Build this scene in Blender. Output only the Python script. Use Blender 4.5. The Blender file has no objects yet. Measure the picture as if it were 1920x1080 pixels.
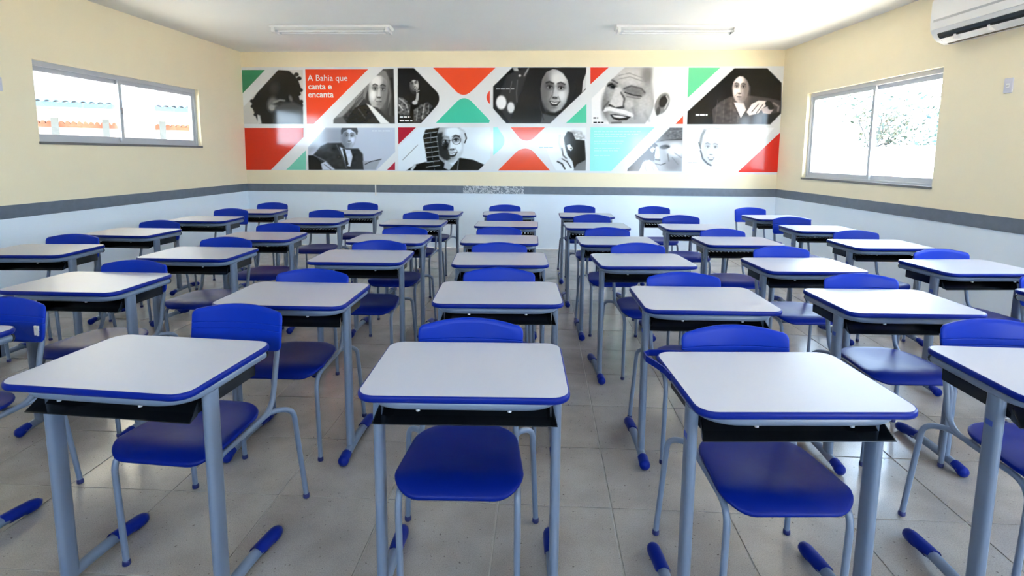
import bpy, bmesh, math, random
import numpy as np
from mathutils import Vector, Matrix
R = math.radians
random.seed(7)
SC = bpy.context.scene
COL = SC.collection

# ---------------------------------------------------------------- camera
F, PIT, YAW, ROLL, CAMH, PX, PY = 1028.693, .1245575, -.0135081, .007426, 1.42149, 963.306, 420.251
fw = Vector((math.sin(YAW)*math.cos(PIT), math.cos(YAW)*math.cos(PIT), -math.sin(PIT)))
rt = Vector((math.cos(YAW), -math.sin(YAW), 0))
dn = fw.cross(rt)
rc = rt*math.cos(ROLL) - dn*math.sin(ROLL)
dc = rt*math.sin(ROLL) + dn*math.cos(ROLL)
cd = bpy.data.cameras.new('camera'); cam = bpy.data.objects.new('camera', cd); COL.objects.link(cam)
cam.matrix_world = Matrix(((rc.x, -dc.x, -fw.x, 0), (rc.y, -dc.y, -fw.y, 0), (rc.z, -dc.z, -fw.z, CAMH), (0, 0, 0, 1)))
cd.sensor_width = 36; cd.lens = F*36/1920
cd.shift_x = (960-PX)/1920; cd.shift_y = (PY-540)/1920
cd.clip_start = .05; cd.clip_end = 300
SC.camera = cam

# ---------------------------------------------------------------- light
SC.view_settings.view_transform = 'Standard'; SC.view_settings.look = 'None'
SC.view_settings.exposure = 0.71; SC.view_settings.gamma = 1; SC.view_settings.use_curve_mapping = False
SKY = 16.0
SUN = 60.0
w = bpy.data.worlds.new('sky'); SC.world = w; w.use_nodes = True
nt = w.node_tree; bg = nt.nodes['Background']
tc = nt.nodes.new('ShaderNodeTexCoord'); sx = nt.nodes.new('ShaderNodeSeparateXYZ'); cr = nt.nodes.new('ShaderNodeValToRGB')
nt.links.new(tc.outputs['Generated'], sx.inputs[0]); nt.links.new(sx.outputs['Z'], cr.inputs[0]); nt.links.new(cr.outputs[0], bg.inputs[0])
cr.color_ramp.elements[0].color = (.66, .82, 1, 1); cr.color_ramp.elements[1].color = (.34, .56, 1, 1)
bg.inputs[1].default_value = SKY
sd = bpy.data.lights.new('sun', 'SUN'); sun = bpy.data.objects.new('sun', sd); COL.objects.link(sun)
sd.energy = SUN; sd.angle = R(.6); sd.color = (1, .92, .80)
sun.rotation_euler = Vector((.36, .32, .88)).to_track_quat('Z', 'Y').to_euler()   # high sun, from the right and beyond the back wall
SC.cycles.use_denoising = True
SC.cycles.max_bounces = 9; SC.cycles.diffuse_bounces = 6; SC.cycles.glossy_bounces = 4; SC.cycles.transparent_max_bounces = 12
SC.cycles.sample_clamp_indirect = 12
SC.cycles.caustics_reflective = False; SC.cycles.caustics_refractive = False

# ---------------------------------------------------------------- materials
def lin(c):
    return tuple((v/255/12.92 if v/255 <= .04045 else ((v/255+.055)/1.055)**2.4) for v in c)
def mat(name, col, rough=.5, metal=0, spec=.5, noise=0, nscale=20, bump=0, bscale=60, coat=0):
    m = bpy.data.materials.new(name); m.use_nodes = True; t = m.node_tree; b = t.nodes['Principled BSDF']
    b.inputs['Base Color'].default_value = (*col, 1); b.inputs['Roughness'].default_value = rough
    b.inputs['Metallic'].default_value = metal; b.inputs['Specular IOR Level'].default_value = spec
    if coat: b.inputs['Coat Weight'].default_value = coat; b.inputs['Coat Roughness'].default_value = .08
    co = t.nodes.new('ShaderNodeTexCoord')
    if noise:
        n = t.nodes.new('ShaderNodeTexNoise'); n.inputs['Scale'].default_value = nscale; n.inputs['Detail'].default_value = 5
        x = t.nodes.new('ShaderNodeMix'); x.data_type = 'RGBA'
        x.inputs[6].default_value = (*[v*(1-noise) for v in col], 1); x.inputs[7].default_value = (*[min(1, v*(1+noise)) for v in col], 1)
        t.links.new(co.outputs['Object'], n.inputs[0]); t.links.new(n.outputs[0], x.inputs[0]); t.links.new(x.outputs[2], b.inputs['Base Color'])
    if bump:
        n2 = t.nodes.new('ShaderNodeTexNoise'); n2.inputs['Scale'].default_value = bscale; n2.inputs['Detail'].default_value = 3
        bp = t.nodes.new('ShaderNodeBump'); bp.inputs['Strength'].default_value = bump; bp.inputs['Distance'].default_value = .002
        t.links.new(co.outputs['Object'], n2.inputs[0]); t.links.new(n2.outputs[0], bp.inputs['Height']); t.links.new(bp.outputs[0], b.inputs['Normal'])
    return m
M = {}
M['cream'] = mat('cream_paint', (.89, .79, .575), .65, spec=.25, noise=.03, nscale=3, bump=.15, bscale=40)
M['wainscot'] = mat('white_gloss_paint', (.77, .86, .96), .28, spec=.5, noise=.02, nscale=2)
M['ceil'] = mat('ceiling_paint', (.91, .91, .89), .8, spec=.2, noise=.02, nscale=2)
M['laminate'] = mat('desk_laminate', (.435, .455, .535), .34, spec=.42, noise=.02, nscale=120)
M['blue'] = mat('blue_plastic_shaded', (.0012, .011, .175), .36, spec=.14, bump=.1, bscale=400)  # darker tone holds the shade on the desk edges
M['blueseat'] = mat('blue_seat_plastic', (.001, .010, .16), .34, spec=.12, bump=.2, bscale=500)
M['steel'] = mat('grey_painted_steel', (.135, .175, .25), .33, spec=.5, noise=.03, nscale=15)
M['black'] = mat('black_plastic', (.006, .008, .011), .14, spec=.5)
M['navy'] = mat('dark_blue_foot_plastic', (.01, .015, .10), .4)
M['label'] = mat('blue_label', (.03, .07, .35), .4)
M['white'] = mat('white_paint', (.82, .82, .82), .4)
M['alu'] = mat('window_aluminium_white', (.50, .52, .56), .35)
M['ac'] = mat('ac_plastic', (.80, .80, .80), .35)
M['acgrey'] = mat('ac_grey_plastic', (.42, .43, .45), .4)
M['plate'] = mat('switch_plastic', (.62, .61, .70), .4)
M['grey'] = mat('grey_plastic', (.22, .22, .25), .5)
M['tube'] = mat('lamp_tube_glass', (.85, .85, .85), .08, spec=.8, coat=.5)
M['reflector'] = mat('lamp_tray_white', (.85, .85, .84), .25)
M['grout'] = mat('floor_grout', (.34, .31, .27), .8, noise=.2, nscale=8)
M['sand'] = mat('sunlit_ground', (.62, .54, .43), .95, noise=.15, nscale=1.5)
M['outwall'] = mat('outside_white_wall', (.80, .79, .76), .8, noise=.04, nscale=2)
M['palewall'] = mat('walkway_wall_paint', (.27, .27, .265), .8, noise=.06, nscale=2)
M['terra'] = mat('terracotta_tile', (.15, .034, .011), .8, noise=.2, nscale=8)
M['shadeblue'] = mat('fascia_shade_blue', (.022, .05, .072), .6, noise=.1)  # roof edge in bluish shade, with the shade put into the colour
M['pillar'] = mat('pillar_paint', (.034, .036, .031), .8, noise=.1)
M['leaf'] = mat('green_leaves', (.013, .036, .021), .6, noise=.35, nscale=3)
M['leaf2'] = mat('yellow_green_leaves', (.022, .030, .007), .6, noise=.35, nscale=3)
M['bark'] = mat('bark', (.03, .03, .03), .9, noise=.3)
M['sillstone'] = mat('grey_stone_sill', (.16, .155, .15), .4, noise=.2)
M['screw'] = mat('rivet_metal', (.6, .63, .66), .3, metal=.6)

def m_floor():
    m = bpy.data.materials.new('beige_ceramic_tile'); m.use_nodes = True; t = m.node_tree; b = t.nodes['Principled BSDF']
    co = t.nodes.new('ShaderNodeNewGeometry')
    def N(scale, det): 
        n = t.nodes.new('ShaderNodeTexNoise'); n.inputs['Scale'].default_value = scale; n.inputs['Detail'].default_value = det
        t.links.new(co.outputs['Position'], n.inputs[0]); return n
    def ramp(n, p0, c0, p1, c1):
        r = t.nodes.new('ShaderNodeValToRGB'); r.color_ramp.elements[0].position = p0; r.color_ramp.elements[0].color = c0
        r.color_ramp.elements[1].position = p1; r.color_ramp.elements[1].color = c1; t.links.new(n.outputs[0], r.inputs[0]); return r
    base = ramp(N(5, 8), .3, (.27, .242, .22, 1), .7, (.355, .322, .295, 1))
    spk = ramp(N(70, 4), .66, (1, 1, 1, 1), .72, (.38, .34, .32, 1))
    fine = ramp(N(260, 2), .3, (.82, .82, .82, 1), .7, (1.12, 1.12, 1.12, 1))
    x = t.nodes.new('ShaderNodeMix'); x.data_type = 'RGBA'; x.blend_type = 'MULTIPLY'; x.inputs[0].default_value = 1
    y = t.nodes.new('ShaderNodeMix'); y.data_type = 'RGBA'; y.blend_type = 'MULTIPLY'; y.inputs[0].default_value = 1
    t.links.new(base.outputs[0], x.inputs[6]); t.links.new(spk.outputs[0], x.inputs[7])
    t.links.new(x.outputs[2], y.inputs[6]); t.links.new(fine.outputs[0], y.inputs[7]); t.links.new(y.outputs[2], b.inputs['Base Color'])
    b.inputs['Roughness'].default_value = .22; b.inputs['Specular IOR Level'].default_value = .7
    n3 = N(120, 3); bp = t.nodes.new('ShaderNodeBump'); bp.inputs['Strength'].default_value = .10; bp.inputs['Distance'].default_value = .001
    t.links.new(n3.outputs[0], bp.inputs['Height']); t.links.new(bp.outputs[0], b.inputs['Normal'])
    return m
M['floor'] = m_floor()

def m_band(scuffed):
    m = bpy.data.materials.new('grey_painted_band' + ('_scuffed' if scuffed else '')); m.use_nodes = True; t = m.node_tree; b = t.nodes['Principled BSDF']
    co = t.nodes.new('ShaderNodeTexCoord')
    n = t.nodes.new('ShaderNodeTexNoise'); n.inputs['Scale'].default_value = 14; n.inputs['Detail'].default_value = 6
    r = t.nodes.new('ShaderNodeValToRGB'); r.color_ramp.elements[0].color = (.10, .125, .16, 1); r.color_ramp.elements[1].color = (.17, .20, .25, 1)
    t.links.new(co.outputs['Object'], n.inputs[0]); t.links.new(n.outputs[0], r.inputs[0]); out = r.outputs[0]
    if scuffed:
        v = t.nodes.new('ShaderNodeTexNoise'); v.inputs['Scale'].default_value = 24; v.inputs['Detail'].default_value = 8; v.inputs['Distortion'].default_value = 2
        q = t.nodes.new('ShaderNodeValToRGB'); q.color_ramp.elements[0].position = .44; q.color_ramp.elements[1].position = .56
        x = t.nodes.new('ShaderNodeMix'); x.data_type = 'RGBA'; x.inputs[7].default_value = (.55, .58, .62, 1)
        t.links.new(co.outputs['Object'], v.inputs[0]); t.links.new(v.outputs[0], q.inputs[0]); t.links.new(q.outputs[0], x.inputs[0]); t.links.new(out, x.inputs[6]); out = x.outputs[2]
    t.links.new(out, b.inputs['Base Color']); b.inputs['Roughness'].default_value = .38
    return m
M['band'] = m_band(False); M['bandscuff'] = m_band(True)

def m_print(name):
    m = bpy.data.materials.new(name); m.use_nodes = True; t = m.node_tree; b = t.nodes['Principled BSDF']
    a = t.nodes.new('ShaderNodeVertexColor'); a.layer_name = 'print'
    t.links.new(a.outputs[0], b.inputs['Base Color']); b.inputs['Roughness'].default_value = .11; b.inputs['Specular IOR Level'].default_value = .4
    return m
M['print'] = m_print('photo_print')
def m_flat(name, rgb):
    return mat(name, lin(rgb), .11, spec=.4)
def m_glass():
    m = bpy.data.materials.new('window_glass'); m.use_nodes = True; t = m.node_tree; t.nodes.clear()
    o = t.nodes.new('ShaderNodeOutputMaterial'); tr = t.nodes.new('ShaderNodeBsdfTransparent'); g = t.nodes.new('ShaderNodeBsdfGlossy')
    g.inputs['Roughness'].default_value = .02; lw = t.nodes.new('ShaderNodeLayerWeight'); pw = t.nodes.new('ShaderNodeMath'); pw.operation = 'POWER'; pw.inputs[1].default_value = 5
    fr = t.nodes.new('ShaderNodeMath'); fr.operation = 'MULTIPLY_ADD'; fr.inputs[1].default_value = .96; fr.inputs[2].default_value = .04
    t.links.new(lw.outputs['Facing'], pw.inputs[0]); t.links.new(pw.outputs[0], fr.inputs[0]); mx = t.nodes.new('ShaderNodeMixShader')
    tr.inputs[0].default_value = (.97, .99, .98, 1)
    t.links.new(fr.outputs[0], mx.inputs[0]); t.links.new(tr.outputs[0], mx.inputs[1]); t.links.new(g.outputs[0], mx.inputs[2]); t.links.new(mx.outputs[0], o.inputs[0])
    return m
M['glass'] = m_glass()

# ---------------------------------------------------------------- mesh helpers
class MB:
    def __init__(s): s.v = []; s.f = []
    def add(s, vs, fs):
        o = len(s.v); s.v += [tuple(p) for p in vs]; s.f += [tuple(i+o for i in f) for f in fs]; return s
    def box(s, a, b):
        x0, y0, z0 = a; x1, y1, z1 = b
        return s.add([(x0,y0,z0),(x1,y0,z0),(x1,y1,z0),(x0,y1,z0),(x0,y0,z1),(x1,y0,z1),(x1,y1,z1),(x0,y1,z1)],
                     [(0,3,2,1),(4,5,6,7),(0,1,5,4),(1,2,6,5),(2,3,7,6),(3,0,4,7)])
    def rings(s, rings, cap0=True, cap1=True):
        n = len(rings[0]); o = len(s.v)
        for r in rings: s.v += [tuple(p) for p in r]
        for k in range(len(rings)-1):
            for i in range(n):
                j = (i+1) % n; a = o+k*n
                s.f.append((a+i, a+j, a+n+j, a+n+i))
        if cap0: s.f.append(tuple(o+i for i in reversed(range(n))))
        if cap1: s.f.append(tuple(o+(len(rings)-1)*n+i for i in range(n)))
        return s
    def tube(s, pts, r, n=10, r2=None, up=None, ends=None):
        """sweep of an ellipse (half axes r, r2) along pts; ends = [scale at each point]"""
        pts = [Vector(p) for p in pts]; r2 = r2 or r; rings = []
        t0 = (pts[1]-pts[0]).normalized()
        u = Vector(up) if up else (Vector((1,0,0)) if abs(t0.x) < .9 else Vector((0,1,0)))
        for i, p in enumerate(pts):
            t = (pts[min(i+1, len(pts)-1)]-pts[max(i-1, 0)]).normalized()
            u = (u - t*u.dot(t)).normalized(); v = t.cross(u); k = ends[i] if ends else 1
            rings.append([p + u*math.cos(2*math.pi*a/n)*r*k + v*math.sin(2*math.pi*a/n)*r2*k for a in range(n)])
        return s.rings(rings)
    def mesh(s, name, m, smooth=None):
        me = bpy.data.meshes.new(name); me.from_pydata(s.v, [], s.f); me.validate(); me.materials.append(M[m] if isinstance(m, str) else m)
        bm = bmesh.new(); bm.from_mesh(me); bmesh.ops.recalc_face_normals(bm, faces=bm.faces); bm.to_mesh(me); bm.free()
        if smooth is not None:
            me.shade_smooth()
            if smooth < 180: me.set_sharp_from_angle(angle=R(smooth))
        return me
    def obj(s, name, m, parent=None, smooth=None):
        return link(name, s.mesh(name, m, smooth), parent)
def link(name, data, parent=None):
    o = bpy.data.objects.new(name, data); COL.objects.link(o)
    if parent: o.parent = parent
    return o
def thing(name, loc=(0,0,0), rz=0, label=None, cat=None, group=None):
    o = link(name, None); o.location = loc; o.rotation_euler = (0, 0, rz); o.empty_display_size = .1
    if label: o['label'] = label
    if cat: o['category'] = cat
    if group: o['group'] = group
    return o
def structure(o): o['kind'] = 'structure'; return o
def rrect(w, d, r, n=7, cx=0, cy=0):
    out = []
    for sx_, sy_, a0 in ((1,-1,-90),(1,1,0),(-1,1,90),(-1,-1,180)):
        for k in range(n+1):
            a = R(a0+90*k/n); out.append((cx+sx_*(w/2-r)+r*math.cos(a), cy+sy_*(d/2-r)+r*math.sin(a)))
    return out
def fillet(pts, r, n=6):
    pts = [Vector(p) for p in pts]; out = [pts[0]]
    for i in range(1, len(pts)-1):
        a, b, c = pts[i-1], pts[i], pts[i+1]; d1 = (a-b); d2 = (c-b); k = min(r, d1.length*.49, d2.length*.49)
        p, q = b+d1.normalized()*k, b+d2.normalized()*k
        for j in range(n+1):
            t = j/n; out.append(p*(1-t)**2 + b*2*t*(1-t) + q*t*t)
    out.append(pts[-1]); return out

# ---------------------------------------------------------------- room shell
LC = Vector((-4.2874, 8.5302)); RC = Vector((3.7608, 8.1598)); H = 2.951
DL = Vector((-.049, -1)).normalized(); DR = Vector((.036, -1)).normalized(); DB = (RC-LC).normalized()
YF = -1.6; T = .16
LF = LC + DL*((YF-LC.y)/DL.y); RF = RC + DR*((YF-RC.y)/DR.y)
def wall_frame(name, origin, direction):
    """Matrix: local x along the wall, local y into the room, z up"""
    d = Vector((direction.x, direction.y, 0)); return d
def frame_matrix(origin, d, inward):
    return Matrix(((d.x, inward.x, 0, origin.x), (d.y, inward.y, 0, origin.y), (0, 0, 1, 0), (0, 0, 0, 1)))
NL = Vector((-DL.y, DL.x));  NL = NL if NL.x > 0 else -NL
NR = Vector((-DR.y, DR.x));  NR = NR if NR.x < 0 else -NR
NB = Vector((DB.y, -DB.x));  NB = NB if NB.y < 0 else -NB
ML = frame_matrix(LC, DL, NL); MR = frame_matrix(RC, DR, NR); MBK = frame_matrix(LC, DB, NB)
LEN_L = (LF-LC).length; LEN_R = (RF-RC).length; LEN_B = (RC-LC).length
ZT, ZB = .957, .841
def wall(name, mtx, length, holes, ext=T, mats=('cream','wainscot')):
    """one mesh with openings; local y<0 is the wall's thickness; lower part in gloss paint"""
    xs = sorted({-ext, length+ext, *[h[0] for h in holes], *[h[1] for h in holes]}); zs = sorted({0, ZB, H+.0, *[h[2] for h in holes], *[h[3] for h in holes]})
    mb = MB(); idx = []
    inside = lambda x, z: any(h[0] < x < h[1] and h[2] < z < h[3] for h in holes)
    for i in range(len(xs)-1):
        for k in range(len(zs)-1):
            x0, x1, z0, z1 = xs[i], xs[i+1], zs[k], zs[k+1]; xm, zm = (x0+x1)/2, (z0+z1)/2
            if inside(xm, zm): continue
            mi = 1 if zm < ZB else 0
            q = lambda *p: (mb.add(p, [(0,1,2,3)]), idx.append(mi))
            q((x0,0,z0),(x1,0,z0),(x1,0,z1),(x0,0,z1)); q((x0,-T,z0),(x0,-T,z1),(x1,-T,z1),(x1,-T,z0))
    for x0, x1, z0, z1 in holes:
        for p in (((x0,0,z0),(x0,0,z1),(x0,-T,z1),(x0,-T,z0)), ((x1,0,z0),(x1,-T,z0),(x1,-T,z1),(x1,0,z1)), ((x0,0,z1),(x1,0,z1),(x1,-T,z1),(x0,-T,z1)), ((x0,0,z0),(x0,-T,z0),(x1,-T,z0),(x1,0,z0))):
            mb.add(p, [(0,1,2,3)]); idx.append(0)
    for p in (((-ext,0,0),(-ext,-T,0),(-ext,-T,H),(-ext,0,H)), ((length+ext,0,0),(length+ext,0,H),(length+ext,-T,H),(length+ext,-T,0)), ((-ext,0,H),(-ext,-T,H),(length+ext,-T,H),(length+ext,0,H))):
        mb.add(p, [(0,1,2,3)]); idx.append(0)
    me = bpy.data.meshes.new(name); me.from_pydata(mb.v, [], mb.f)
    for m in mats: me.materials.append(M[m])
    me.polygons.foreach_set('material_index', idx)
    o = link(name, me); o.matrix_world = mtx; return structure(o)
WL1 = (1.075, 3.47, 1.505, 2.262); WL2 = (4.75, 7.15, 1.505, 2.262)
WR1 = (.67, 2.93, 1.145, 2.262); WR2 = (4.75, 7.15, 1.145, 2.262)  # second opening is unseen, added for more daylight near the camera
wall('wall_left', ML, LEN_L, [WL1]); wall('wall_right', MR, LEN_R, [WR1, WR2]); wall('wall_back', MBK, LEN_B, [])
# wall behind the camera with an open doorway
DF = (RF-LF).normalized(); NF = Vector((-DF.y, DF.x)); MF = frame_matrix(LF, DF, NF); LEN_F = (RF-LF).length
WF1 = (2.4, 5.4, 1.505, 2.262)  # unseen window, added to let daylight onto the camera side
wall('wall_front', MF, LEN_F, [(LEN_F-1.5, LEN_F-.5, .0, 2.1), WF1])
c4 = [LC, RC, RF, LF]
mb = MB(); mb.add([(p.x, p.y, H) for p in c4] + [(p.x, p.y, H+.18) for p in c4], [(0,1,2,3),(4,7,6,5),(0,4,5,1),(1,5,6,2),(2,6,7,3),(3,7,4,0)])
structure(mb.obj('ceiling', 'ceil'))
mb = MB(); mb.add([(p.x, p.y, -.003) for p in c4] + [(p.x, p.y, -.12) for p in c4], [(0,1,2,3),(4,7,6,5),(0,4,5,1),(1,5,6,2),(2,6,7,3),(3,7,4,0)])
floor = structure(mb.obj('floor', 'grout'))
# roof with eaves outside
mb = MB(); mb.box((-5.9, -2.6, H+.20), (5.1, 9.6, H+.32)); structure(mb.obj('trim_1', 'outwall'))

mb = MB(); mb.box((-9.2, -3, 3.02), (-4.6, 9.4, 3.14)); structure(mb.obj('shade_roof', 'outwall'))      # unseen roof added outside the left wall to block sky and sun
# floor tiles: 45 cm ceramic with a 1 cm joint, laid square to the back wall
PIT_T = .462; TS = .4565; ang = R(-2.2)
tx = Vector((math.cos(ang), math.sin(ang))); ty = Vector((-math.sin(ang), math.cos(ang))); o0 = Vector((1.30, 2.04))
poly = [LC, RC, RF, LF]
def clip(poly_, a, b):
    out = []; n = Vector((-(b-a).y, (b-a).x)); 
    for i in range(len(poly_)):
        p, q = poly_[i], poly_[(i+1) % len(poly_)]; dp, dq = (p-a).dot(n), (q-a).dot(n)
        if dp >= 0: out.append(p)
        if dp*dq < 0: out.append(p+(q-p)*(dp/(dp-dq)))
    return out
ccw = [LF, RF, RC, LC]; tiles = []
for i in range(-14, 8):
    for j in range(-10, 16):
        c = o0+tx*PIT_T*i+ty*PIT_T*j
        p = [c+tx*(.004)+ty*.004, c+tx*(TS+.004)+ty*.004, c+tx*(TS+.004)+ty*(TS+.004), c+tx*.004+ty*(TS+.004)]
        full = list(p)
        for k in range(4):
            if p: p = clip(p, ccw[k], ccw[(k+1) % 4])
        if len(p) >= 3:
            ar = abs(sum(p[a].x*p[(a+1)%len(p)].y-p[(a+1)%len(p)].x*p[a].y for a in range(len(p))))/2
            if ar > .002: tiles.append((c, p, ar > TS*TS*.999))
def visible(c):
    cc = c+tx*.22+ty*.22; d = Vector((cc.x, cc.y, -CAMH)); z = d.dot(fw)
    if z < .3: return False
    u = PX+F*d.dot(rc)/z; v = PY+F*d.dot(dc)/z
    return -250 < u < 2170 and v < 1300
def tile_mb(pts, org):
    m_ = MB(); n = len(pts); e = .0015; cen = sum(pts, Vector((0, 0)))/n
    top = [(p-org + (cen-p).normalized()*e*1.4) for p in pts]; low = [p-org for p in pts]
    m_.rings([[(q.x, q.y, -.003) for q in low], [(q.x, q.y, -.0008) for q in low], [(q.x, q.y, 0) for q in top]], cap0=False); return m_
shared = None; rest = MB()
cand = sorted([t for t in tiles if visible(t[0])], key=lambda t: t[0].length)[:300]; keep = {id(t) for t in cand}
for t in tiles:
    c, p, is_full = t
    if id(t) in keep:
        if is_full:
            if shared is None: shared = tile_mb(p, c).mesh('tile', 'floor')
            o = link('tile', shared, floor)
        else: o = tile_mb(p, c).obj('tile', 'floor', floor)
        o.location = (c.x, c.y, 0)
    else:
        m_ = tile_mb(p, Vector((0, 0))); rest.add(m_.v, m_.f)
if rest.v: rest.obj('tile', 'floor', floor)['kind'] = 'stuff'

# grey bands round the walls
def strip(name, mtx, x0, x1, m='band', z0=ZB, z1=ZT, d=.008):
    b = MB().box((x0, -.001, z0), (x1, d, z1)); o = b.obj(name, m); o.matrix_world = mtx; return structure(o)
strip('trim_2', ML, 0, LEN_L); strip('trim_3', MR, 0, LEN_R)
tb = strip('trim_4', MBK, 0, 2.03); strip('trim_5', MBK, 2.052, 3.40); strip('trim_6', MBK, 3.40, 4.33, 'bandscuff'); strip('trim_7', MBK, 4.33, LEN_B)
strip('trim_8', MBK, 2.031, 2.051, 'white', ZB-.05, ZT+.0, .006)

# ---------------------------------------------------------------- windows
def window(name, mtx, hole, y=-.05, mid=None, near_thick=.05):
    x0, x1, z0, z1 = hole; w_ = thing(name); w_.matrix_world = mtx; structure(w_)
    mid = mid or (x0+x1)/2; D0, D1 = y-.075, y
    fr = MB(); fr.box((x0, D0, z1-.045), (x1, D1, z1)).box((x0, D0, z0), (x1, D1, z0+.035)).box((x0, D0, z0+.035), (x0+.035, D1, z1-.045)).box((x1-.035, D0, z0+.035), (x1, D1, z1-.045))
    fr.obj('frame', 'alu', w_)
    sill = MB().box((x0-.005, y, z0-.012), (x1+.005, .012, z0+.012)).obj('sill', 'sillstone', w_)
    for a, b, yy in ((x0+.03, mid+.03, y-.030), (mid-.03, x1-.03, y-.062)):
        s = MB(); s.box((a, yy-.013, z1-.09), (b, yy+.013, z1-.04)).box((a, yy-.013, z0+.03), (b, yy+.013, z0+.085)).box((a, yy-.013, z0+.085), (a+.042, yy+.013, z1-.09)).box((b-.042, yy-.013, z0+.085), (b, yy+.013, z1-.09))
        so = s.obj('sash', 'alu', w_)
        MB().box((a+.042, yy-.002, z0+.085), (b-.042, yy+.002, z1-.09)).obj('pane', 'glass', so)
        lx = b-.03 if yy > y-.05 else a+.012
        if yy > y-.05: MB().box((lx, yy+.013, (z0+z1)/2-.035), (lx+.016, yy+.024, (z0+z1)/2+.035)).obj('latch', 'grey', so)
    return w_
window('window_1', ML, WL1, mid=2.36); window('window_2', MR, WR1, mid=1.89); window('added_window_3', MR, WR2); window('added_window_4', MF, WF1)

# ---------------------------------------------------------------- mural
mural = thing('mural', label='long glossy mural of black and white portraits with red and green shapes on back wall', cat='mural'); mural.matrix_world = MBK
HP = (8.48577813e-03, -4.47009231e-04, -3.77994799, 1.46184054e-04, -8.33209308e-03, 3.74064456, 5.98733348e-05, -1.22073970e-04)
def sz(u, v):
    d = HP[6]*u+HP[7]*v+1; return (HP[0]*u+HP[1]*v+HP[2])/d, (HP[3]*u+HP[4]*v+HP[5])/d
SHEET = {1: (440, 110, 4.694), 2: (730, 110, 4.695), 3: (1090, 110, 4.695)}     # sheets of the artwork drawing
def cp(sheet, x, y):
    a, b, s = SHEET[sheet]; return sz(a+x/s, b+y/s)
MB().box((.004, .0, 1.168), (LEN_B-.004, .004, 2.722)).obj('backing_board', mat('mural_white', (.80, .81, .82), .11, spec=.4), mural)
def shape(sheet, pts, rgb, name='colour_shape', y=.0056, lab=None):
    q = [cp(sheet, *p) for p in pts]; n = len(q)
    m_ = MB().rings([[(s, .0042, z) for s, z in q], [(s, y, z) for s, z in q]])
    o = m_.obj(name, m_flat(name, rgb), mural)
    if lab: o['label'] = lab
    return o
def arc(p, c, q, n=8):
    return [((1-t)**2*p[0]+2*t*(1-t)*c[0]+t*t*q[0], (1-t)**2*p[1]+2*t*(1-t)*c[1]+t*t*q[1]) for t in [k/n for k in range(n+1)]]
RED, ORA, GRN = (226, 50, 22), (245, 80, 38), (70, 200, 165)
shape(1, [(65,100),(268,100),(72,305)], (58, 140, 98))
shape(1, [(622,95),(1175,95),(695,574),(637,574)], (245, 72, 34))
shape(1, [(88,610),(606,610),(606,690),(320,978),(103,978)], (222, 50, 18))
shape(1, [(455,978),(628,806),(628,978)], (122, 205, 182))
shape(1, [(1340,980),(1412,908),(1412,980)], (185, 40, 66))
shape(2, [(78,605),(235,605),(80,755)], (180, 26, 50))
shape(2, [(385,80),(935,80)] + arc((725,285),(655,352),(590,290)), ORA)
shape(2, [(410,565)] + arc((595,378),(660,318),(725,378)) + [(885,545),(878,565)], GRN)
shape(2, arc((885,402),(826,342),(885,280), 10), (235, 75, 50))
shape(2, [(1555,565),(1735,398),(1735,565)], (84, 205, 165))
shape(2, [(915,605),(955,605)] + arc((975,640),(1045,720),(985,790)) + [(915,852)], (155, 240, 230))
shape(2, [(1070,605),(1370,605)] + arc((1265,705),(1210,738),(1150,705)), (250, 76, 36))
shape(2, [(955,985)] + arc((1125,815),(1198,766),(1265,815)) + [(1415,985)], (245, 80, 40))
shape(3, [(80,78),(240,78),(80,226)], (235, 60, 34))
shape(3, [(945,80),(1222,80),(935,346)], (100, 205, 152))
shape(3, [(828,575),(895,505),(895,575)], (238, 82, 50))
shape(3, [(80,605),(645,605),(262,990),(75,990)], (160, 240, 232))
shape(3, [(1750,650),(1738,1000),(1375,1000)], (232, 40, 24))
# faint lines of small text on the aqua field and under photographs
def dashes(sheet, rows, rgb, y=.0064, h=7, name='small_text'):
    m_ = MB(); rnd = random.Random(len(rows)*31+sheet)
    for x0, x1, yy in rows:
        x = x0
        while x < x1:
            w_ = rnd.uniform(14, 46); e = min(x+w_, x1)
            a = cp(sheet, x, yy); b = cp(sheet, e, yy+h); m_.box((a[0], .0042, min(a[1], b[1])), (b[0], y, max(a[1], b[1]))); x = e+rnd.uniform(5, 9)
    m_.obj(name, m_flat(name, rgb), mural)['kind'] = 'stuff'
dashes(3, [(110,520,640),(110,500,662),(110,395,684),(110,370,724),(110,360,746),(110,335,786),(110,320,808),(110,250,850)], (205, 250, 246), h=6)
dashes(2, [(1320,1450,778)], (150, 190, 205), h=8)
dashes(3, [(940,1030,912)], (190, 180, 190), h=8)
dashes(1, [(1210,1380,632)], (235, 242, 250), h=8)
dashes(2, [(92,190,508),(92,210,540)], (235, 235, 235), h=12)
dashes(3, [(105,148,516),(105,195,556)], (30, 30, 34), h=12)
dashes(3, [(1005,1110,488)], (235, 235, 235), h=14)
dashes(2, [(940,1100,262)], (200, 200, 200), h=9)

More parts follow.
